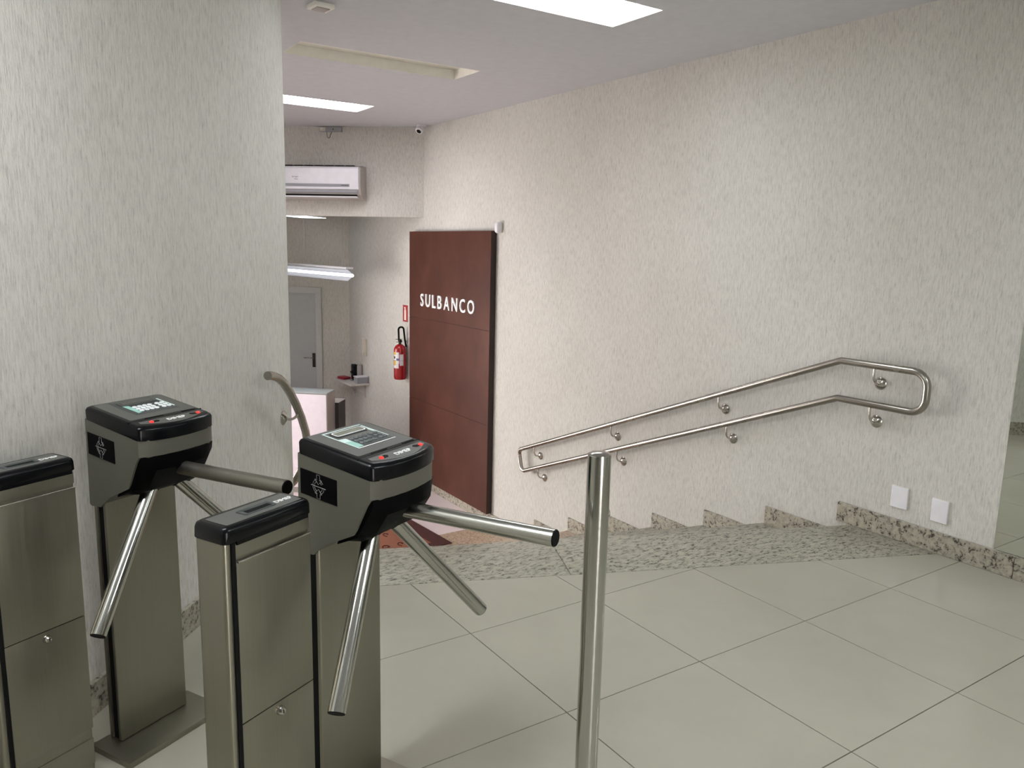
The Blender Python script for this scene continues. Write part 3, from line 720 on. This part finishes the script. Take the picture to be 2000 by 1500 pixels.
# motion sensor on the corner of the panel
ms_ = thing('motion_sensor', 'small white motion sensor on the wall at the top corner of the brown panel', 'sensor', (XR, 3.60, 1.618))
MB().box(-0.012, 0.0, -0.028, 0.028, -0.045, 0.045).build('mount', M['beige_plastic'], ms_, bevel=0.003)
MB().loft([[Vector((-0.012-d, a*s, b*s)) for a, b in rrect(-0.030, 0.030, -0.048, 0.048, 0.018)] for d, s in ((0, 1.0), (0.025, 1.0), (0.038, 0.85), (0.045, 0.55))]).build('cover', M['white_plastic'], ms_, angle=60)

# ------------------------------------------------------------------ fire extinguisher, its sign
ex = thing('fire_extinguisher', 'red fire extinguisher with paper labels hanging beside the brown panel', 'extinguisher', (XR-0.085, 5.50, -0.03))
bd = MB().lathe([(0.0, 0.0), (0.060, 0.0), (0.066, 0.010), (0.068, 0.030), (0.068, 0.320), (0.064, 0.350), (0.050, 0.374), (0.030, 0.388), (0.022, 0.392), (0.0, 0.392)], seg=28).build('cylinder', M['red'], ex)
def wrap(a0, a1, z0, z1, mat, name, r=0.0688):
    ps_ = [(r*math.cos(math.radians(a0+(a1-a0)*k/8)), r*math.sin(math.radians(a0+(a1-a0)*k/8))) for k in range(9)]
    MB().loft([[Vector((x, y, z0)), Vector((x, y, z1)), Vector((x*0.985, y*0.985, z1)), Vector((x*0.985, y*0.985, z0))] for x, y in ps_]).build(name, mat, bd)
wrap(205, 233, 0.130, 0.180, M['label_white'], 'paper_label'); wrap(172, 206, 0.165, 0.215, M['label_yellow'], 'paper_label'); wrap(172, 206, 0.218, 0.280, M['label_white'], 'paper_label'); wrap(172, 206, 0.282, 0.308, M['label_yellow'], 'paper_label')
wrap(206.5, 238, 0.180, 0.308, M['label_white'], 'paper_label'); wrap(172, 204, 0.130, 0.163, M['label_white'], 'paper_label'); wrap(208, 236, 0.215, 0.240, M['label_blue'], 'label_print', 0.0692); wrap(178, 196, 0.235, 0.262, M['black_matte'], 'label_print', 0.0692)
wrap(243, 278, 0.160, 0.212, M['label_white'], 'paper_label'); wrap(243, 278, 0.215, 0.285, M['label_white'], 'paper_label')
vl = MB().lathe([(0.0, 0.390), (0.016, 0.390), (0.016, 0.420), (0.020, 0.424), (0.020, 0.440), (0.010, 0.448), (0.0, 0.448)], seg=18).build('valve', M['dark_edge'], ex)
MB().box(-0.050, 0.030, -0.008, 0.008, 0.446, 0.453).build('lever', M['rosette'], vl, bevel=0.002)
MB().box(-0.045, 0.020, -0.008, 0.008, 0.414, 0.420).build('handle', M['rosette'], vl, bevel=0.002)
MB().lathe([(0.014, -0.003), (0.018, -0.003), (0.018, 0.003), (0.014, 0.003), (0.014, -0.003)], (0.0, -0.036, 0.432), 'X', 16).build('pin_ring', M['rosette'], vl)
MB().tube(fillet([(-0.012, 0.0, 0.430), (-0.016, 0.004, 0.580), (0.045, 0.004, 0.580), (0.062, 0.0, 0.430), (0.066, -0.02, 0.36)], [0.028, 0.028, 0.03], 7), 0.0105, 12).build('hose', M['black_matte'], ex, angle=60)
MB().box(0.066, 0.085, -0.02, 0.02, 0.395, 0.43).build('wall_hook', M['rosette'], ex, bevel=0.002)
sn = thing('extinguisher_sign', 'small red sign with white extinguisher pictogram above the fire extinguisher', 'sign', (XR, 5.535, 0.698))
MB().box(-0.003, 0.0, -0.064, 0.064, -0.092, 0.092).build('board', M['sign_red'], sn)
MB().box(-0.0036, -0.002, -0.058, -0.055, -0.086, 0.086).build('border_line', M['sign_white'], sn); MB().box(-0.0036, -0.002, 0.055, 0.058, -0.086, 0.086).build('border_line', M['sign_white'], sn)
MB().extrude([(-0.0045, a, b) for a, b in [(-0.022, -0.075), (0.022, -0.075), (0.022, 0.030), (0.012, 0.046), (0.012, 0.058), (0.026, 0.056), (0.026, 0.064), (0.0, 0.074), (-0.014, 0.062), (-0.012, 0.046), (-0.022, 0.030)]], (0.002, 0, 0)).build('pictogram', M['sign_white'], sn)

# ------------------------------------------------------------------ air conditioner on the bulkhead
def bframe(u, z, off=0.0):
    """matrix: local x to the right along the bulkhead, local y into the wall, z up"""
    p = bulk(u, off); x = -BD; y = -BN
    return Matrix(((x.x, y.x, 0, p.x), (x.y, y.y, 0, p.y), (0, 0, 1, z), (0, 0, 0, 1)))
ac = link('air_conditioner', None); ac.matrix_world = bframe(1.06, 1.892); tag(ac, 'white split air conditioner mounted on the bulkhead above the opening', 'air conditioner')
L2 = 0.445; D = 0.200; HH = 0.342
side_prof = [(0.0, 0.0), (-0.120, 0.010), (-0.175, 0.050), (-0.198, 0.110), (-0.200, 0.300), (-0.185, 0.325), (-0.120, HH), (0.0, HH)]
MB().extrude([(-L2, a, b) for a, b in side_prof], (2*L2, 0, 0)).build('casing', M['ac_side'], ac, bevel=0.006)
fp = [(-0.176, 0.092), (-0.204, 0.105), (-0.212, 0.180), (-0.208, 0.310), (-0.190, 0.330), (-0.176, 0.325)]
fpn = MB().extrude([(-L2-0.002, a, b) for a, b in fp], (2*L2-0.018, 0, 0)).build('front_panel', M['ac_white'], ac, bevel=0.004)
MB().box(-L2+0.05, L2-0.115, -0.2135, -0.208, 0.128, 0.156).build('trim_strip', M['ac_grey'], fpn, bevel=0.001)
MB().box(L2-0.200, L2-0.125, -0.2142, -0.212, 0.139, 0.145).build('display_mark', M['pad_dark'], fpn)
mtx_t = Matrix.Translation((-0.245, -0.2100, 0.222)) @ Matrix.Rotation(math.radians(90), 4, 'X')
put_text('Springer', 0.016, 0.0015, M['pad_dark'], fpn, mtx_t, width=0.070)
put_text('Midea', 0.010, 0.0015, M['pad_dark'], fpn, Matrix.Translation((-0.235, -0.2108, 0.200)) @ Matrix.Rotation(math.radians(90), 4, 'X'), width=0.036)
MB().box(-L2+0.01, L2-0.045, -0.176, -0.130, 0.026, 0.070).build('air_outlet', M['black_matte'], ac)
MB().box(-L2+0.005, L2-0.03, -0.202, -0.178, 0.070, 0.096).build('lower_rail', M['ac_grey'], ac, bevel=0.003)
MB().extrude([(-L2+0.01, a, b) for a, b in [(-0.135, 0.018), (-0.196, 0.022), (-0.204, 0.034), (-0.190, 0.036), (-0.135, 0.030)]], (2*L2-0.05, 0, 0)).build('louver', M['ac_white'], ac, bevel=0.002)
for k in range(7): MB().box(-L2+0.06+k*0.11, -L2+0.15+k*0.11, -0.165, -0.03, HH-0.002, HH+0.004).build('top_grille', M['dark_edge'], ac)

# emergency light and camera near the ceiling
em = link('emergency_light', None); em.matrix_world = bframe(0.985, 2.585); tag(em, 'small grey emergency light box on the bulkhead under the ceiling', 'emergency light')
MB().box(-0.118, 0.118, -0.045, 0.0, 0.0, 0.048).build('case', M['ac_grey'], em, bevel=0.004)
MB().box(-0.112, -0.050, -0.049, -0.044, 0.005, 0.043).build('lamp_window', M['beige_plastic'], em)
MB().lathe([(0.0, 0.0), (0.012, 0.0), (0.010, 0.008), (0.0, 0.010)], seg=12).build('lamp', M['white_plastic'], em, mtx=Matrix.Translation((-0.085, -0.049, 0.026)) @ Matrix.Rotation(math.radians(90), 4, 'X'))
MB().box(0.030, 0.036, -0.048, -0.044, 0.015, 0.032).build('test_button', M['black_matte'], em)
MB().tube(fillet([(-0.045, -0.02, 0.002), (-0.040, -0.02, -0.05), (-0.018, -0.02, -0.068), (-0.005, -0.02, -0.03), (0.012, -0.02, 0.002)], [0.01, 0.01, 0.01], 4), 0.0028, 8).build('cable', M['dark_edge'], em)
cm = thing('security_camera', 'small white dome security camera at the ceiling corner', 'camera', (XR-0.085, 5.00, ZC))
MB().lathe([(0.0, 0.0), (0.052, 0.0), (0.052, -0.012), (0.036, -0.022), (0.0, -0.022)], seg=20).build('base', M['white_plastic'], cm)
mt = Matrix.Translation((-0.004, -0.006, -0.020)) @ Vector((-0.55, -0.35, -0.75)).to_track_quat('Z', 'Y').to_matrix().to_4x4()
MB().lathe([(0.0, -0.02), (0.040, -0.01), (0.042, 0.02), (0.040, 0.055), (0.030, 0.062), (0.0, 0.062)], seg=20).build('eyeball', M['white_plastic'], cm, mtx=mt)
MB().lathe([(0.0, 0.0635), (0.024, 0.0635), (0.024, 0.060), (0.0, 0.060)], seg=18).build('lens', M['black_matte'], cm, mtx=mt)
bx = thing('ceiling_box', 'small square cover plate on the ceiling at the top edge beside the left wall', 'ceiling plate', (0.085, 1.715, ZC), math.radians(5))
MB().box(-0.055, 0.055, -0.055, 0.055, -0.022, 0.0).build('cover', M['lamp_white'], bx, bevel=0.006)
MB().box(-0.035, 0.035, -0.035, 0.035, -0.027, -0.021).build('face', M['ac_side'], bx, bevel=0.003)

# ------------------------------------------------------------------ lower hall furniture
def hframe(u, z, off=0.0):
    p = back(u, off); x = -BD; y = -BN
    return Matrix(((x.x, y.x, 0, p.x), (x.y, y.y, 0, p.y), (0, 0, 1, z), (0, 0, 0, 1)))
dr = link('door_1', None); dr.matrix_world = hframe(0.83, ZL); struct(dr, 'plain grey door with dark lever handle in the far wall of the lower hall')
DH = 0.807-ZL; DW = 0.390
MB().box(-DW, DW, -0.012, 0.0, 0.0, DH).build('door_leaf', M['door'], dr)
for a, b in ((-DW-0.075, -DW+0.002), (DW-0.002, DW+0.075)): MB().box(a, b, -0.035, 0.0, 0.0, DH).build('door_jamb', M['door_frame'], dr, bevel=0.004)
MB().box(-DW-0.075, DW+0.075, -0.035, 0.0, DH, DH+0.078).build('door_head', M['door_frame'], dr, bevel=0.004)
hz = -0.028-ZL
hd = MB().box(DW-0.062, DW-0.022, -0.020, -0.012, hz-0.125, hz+0.060).build('lock_plate', M['dark_edge'], dr, bevel=0.003)
MB().tube(fillet([(DW-0.042, -0.018, hz), (DW-0.042, -0.062, hz), (DW-0.160, -0.062, hz)], [0.012], 5), 0.008, 10).build('lever', M['rosette'], hd)

# reception desk
dk = link('reception_desk', None); p = Vector((1.402, 5.304)); x = -BD; y = -BN
dk.matrix_world = Matrix(((x.x, y.x, 0, p.x), (x.y, y.y, 0, p.y), (0, 0, 1, ZL), (0, 0, 0, 1))); tag(dk, 'white reception counter half hidden behind the rounded left wall', 'desk')
hT = -0.079-ZL
MB().box(-1.50, 0.0, 0.0, 0.225, 0.0, hT-0.012).build('carcass', M['desk_side'], dk, bevel=0.002)
MB().box(-1.49, -0.010, -0.008, 0.0, 0.06, hT-0.022).build('front_panel', M['desk_white'], dk, bevel=0.002)
MB().box(-1.50, 0.002, -0.010, 0.227, hT-0.012, hT).build('counter_top', M['desk_top'], dk, bevel=0.002)
MB().box(-1.40, 0.035, 0.235, 0.45, 0.0, hT-0.150).build('work_table_end', M['dark_wood'], dk)
MB().box(-1.40, 0.037, 0.230, 0.455, hT-0.150, hT-0.142).build('work_surface', M['shelf'], dk, bevel=0.002)

# wall shelf with coffee corner
sh = thing('wall_shelf', 'pale board shelf on the long wall in the far corner of the lower hall', 'shelf', (XR, 6.83, -0.25))
MB().box(-0.245, 0.0, -0.285, 0.285, -0.022, 0.0).build('board', M['shelf'], sh, bevel=0.002)
for yb in (-0.15, 0.18):
    MB().tube([(-0.16, yb, -0.022), (-0.006, yb, -0.17)], 0.008, 8).build('bracket', M['shelf'], sh)
    MB().box(-0.01, 0.0, yb-0.012, yb+0.012, -0.20, -0.022).build('bracket_plate', M['shelf'], sh)
cmn = thing('coffee_machine', 'small black and grey capsule coffee machine standing on the wall shelf', 'coffee machine', (XR-0.080, 6.80, -0.25))
MB().box(-0.055, 0.070, -0.045, 0.045, 0.0, 0.012).build('base', M['ac_grey'], cmn, bevel=0.003)
MB().box(0.0, 0.072, -0.045, 0.045, 0.012, 0.20).build('body', M['ac_side'], cmn, bevel=0.02, seg=4)
MB().box(-0.045, 0.012, -0.042, 0.042, 0.012, 0.212).build('front', M['black'], cmn, bevel=0.018, seg=4)
MB().box(-0.06, 0.0, -0.03, 0.03, 0.10, 0.125).build('spout', M['black'], cmn, bevel=0.004)
ct = thing('storage_box', 'clear box with a white lid on the near end of the wall shelf', 'box', (XR-0.080, 6.625, -0.25))
MB().box(-0.072, 0.072, -0.058, 0.058, 0.0, 0.075).build('tub', M['ac_grey'], ct, bevel=0.004)
MB().box(-0.077, 0.077, -0.063, 0.063, 0.075, 0.085).build('lid', M['white_plastic'], ct, bevel=0.003)
tb = thing('napkin_pack', 'flat dark red packet lying on the outer end of the wall shelf', 'packet', (XR-0.155, 6.995, -0.25), math.radians(12))
MB().box(-0.055, 0.055, -0.075, 0.075, 0.0, 0.030).build('packet', M['tissue_red'], tb, bevel=0.010, seg=3)
MB().box(-0.030, 0.030, -0.076, -0.074, 0.010, 0.020).build('seam', M['dark_edge'], tb)
bt = thing('pump_bottle', 'slim clear bottle with white pump behind the coffee machine', 'bottle', (XR-0.045, 6.935, -0.25))
MB().lathe([(0.0, 0.0), (0.028, 0.0), (0.030, 0.006), (0.030, 0.12), (0.022, 0.145), (0.012, 0.155), (0.0, 0.155)], seg=18).build('bottle_body', M['ac_grey'], bt)
MB().lathe([(0.0, 0.155), (0.016, 0.155), (0.016, 0.185), (0.008, 0.19), (0.008, 0.21), (0.0, 0.21)], seg=14).build('pump', M['white_plastic'], bt)
ic = thing('intercom_phone', 'cream wall intercom handset above the shelf in the lower hall', 'intercom', (XR, 6.66, 0.185))
MB().box(-0.028, 0.0, -0.048, 0.048, -0.108, 0.108).build('base', M['beige_plastic'], ic, bevel=0.008, seg=3)
MB().loft([[Vector((-0.026-d, y, z)) for y, z in ((-0.040, zc), (-0.006, zc), (-0.006, zc+0.001), (-0.040, zc+0.001))] for zc, d in ((-0.104, 0.0),)]*1+[[Vector((-0.026-d, -0.040, zc)), Vector((-0.026-d, -0.004, zc)), Vector((-0.024, -0.004, zc)), Vector((-0.024, -0.040, zc))] for zc, d in ((-0.100, 0.022), (-0.065, 0.026), (-0.050, 0.016), (0.050, 0.016), (0.065, 0.026), (0.100, 0.022))]).build('handset', M['beige_plastic'], ic)

# hanging fluorescent batten
hp0 = Vector((1.93, 5.78)); ha = math.radians(97)
hl = thing('pendant_light', 'white hanging fluorescent batten glowing under the bulkhead opening', 'pendant light', (hp0.x, hp0.y, 1.105), ha)
# trough that opens towards the side, tube in front of it
MB().extrude([(0.06, a, b) for a, b in [(0.070, 0.060), (0.020, 0.022), (0.020, -0.022), (0.070, -0.060), (0.067, -0.064), (0.012, -0.026), (0.012, 0.026), (0.067, 0.064)]], (1.70, 0, 0)).build('reflector', M['ac_grey'], hl)
MB().box(0.11, 1.70, -0.028, 0.062, 0.064, 0.086).build('ballast_case', M['white_plastic'], hl, bevel=0.003)
MB().tube([(0.0, 0.045, 0.0), (1.74, 0.045, 0.0)], 0.018, 14).build('tube', M['tube_lamp'], hl)
MB().box(0.062, 0.074, 0.010, 0.050, -0.012, 0.012).build('lamp_holder', M['white_plastic'], hl)
for xw in (1.25,):
    MB().tube([(xw, 0.0, 0.086), (xw, 0.0, ZCL-1.105)], 0.002, 6).build('suspension_wire', M['ac_grey'], hl)
MB().tube([(0.30, 0.0, 0.086), (0.30, 0.0, ZCL-1.105)], 0.002, 6).build('suspension_wire', M['ac_grey'], hl)

# door mat on the lower floor
mtt = thing('door_mat', 'brown patterned door mat on the lower floor at the foot of the stairs', 'mat', (1.2, 4.0, ZL+0.004), math.radians(4))
MB().box(-0.70, 0.60, -0.62, 0.80, 0.0, 0.008).build('border', M['mat'], mtt, bevel=0.003)
MB().box(-0.60, 0.44, -0.52, 0.70, 0.007, 0.010).build('field', M['mat_tan'], mtt, bevel=0.001)
for k in range(7):
    for s in range(4):
        c = Vector((-0.50+0.14*k, -0.42+0.27*s, 0.0105)); pts = [c+Vector((0.012+0.045*i/9*math.cos(0.6*i+k), 0.02+0.060*i/9*math.sin(0.6*i+k), 0)) for i in range(10)]
        MB().tube(pts, 0.005, 5).build('scroll_motif', M['mat_dark'], mtt)
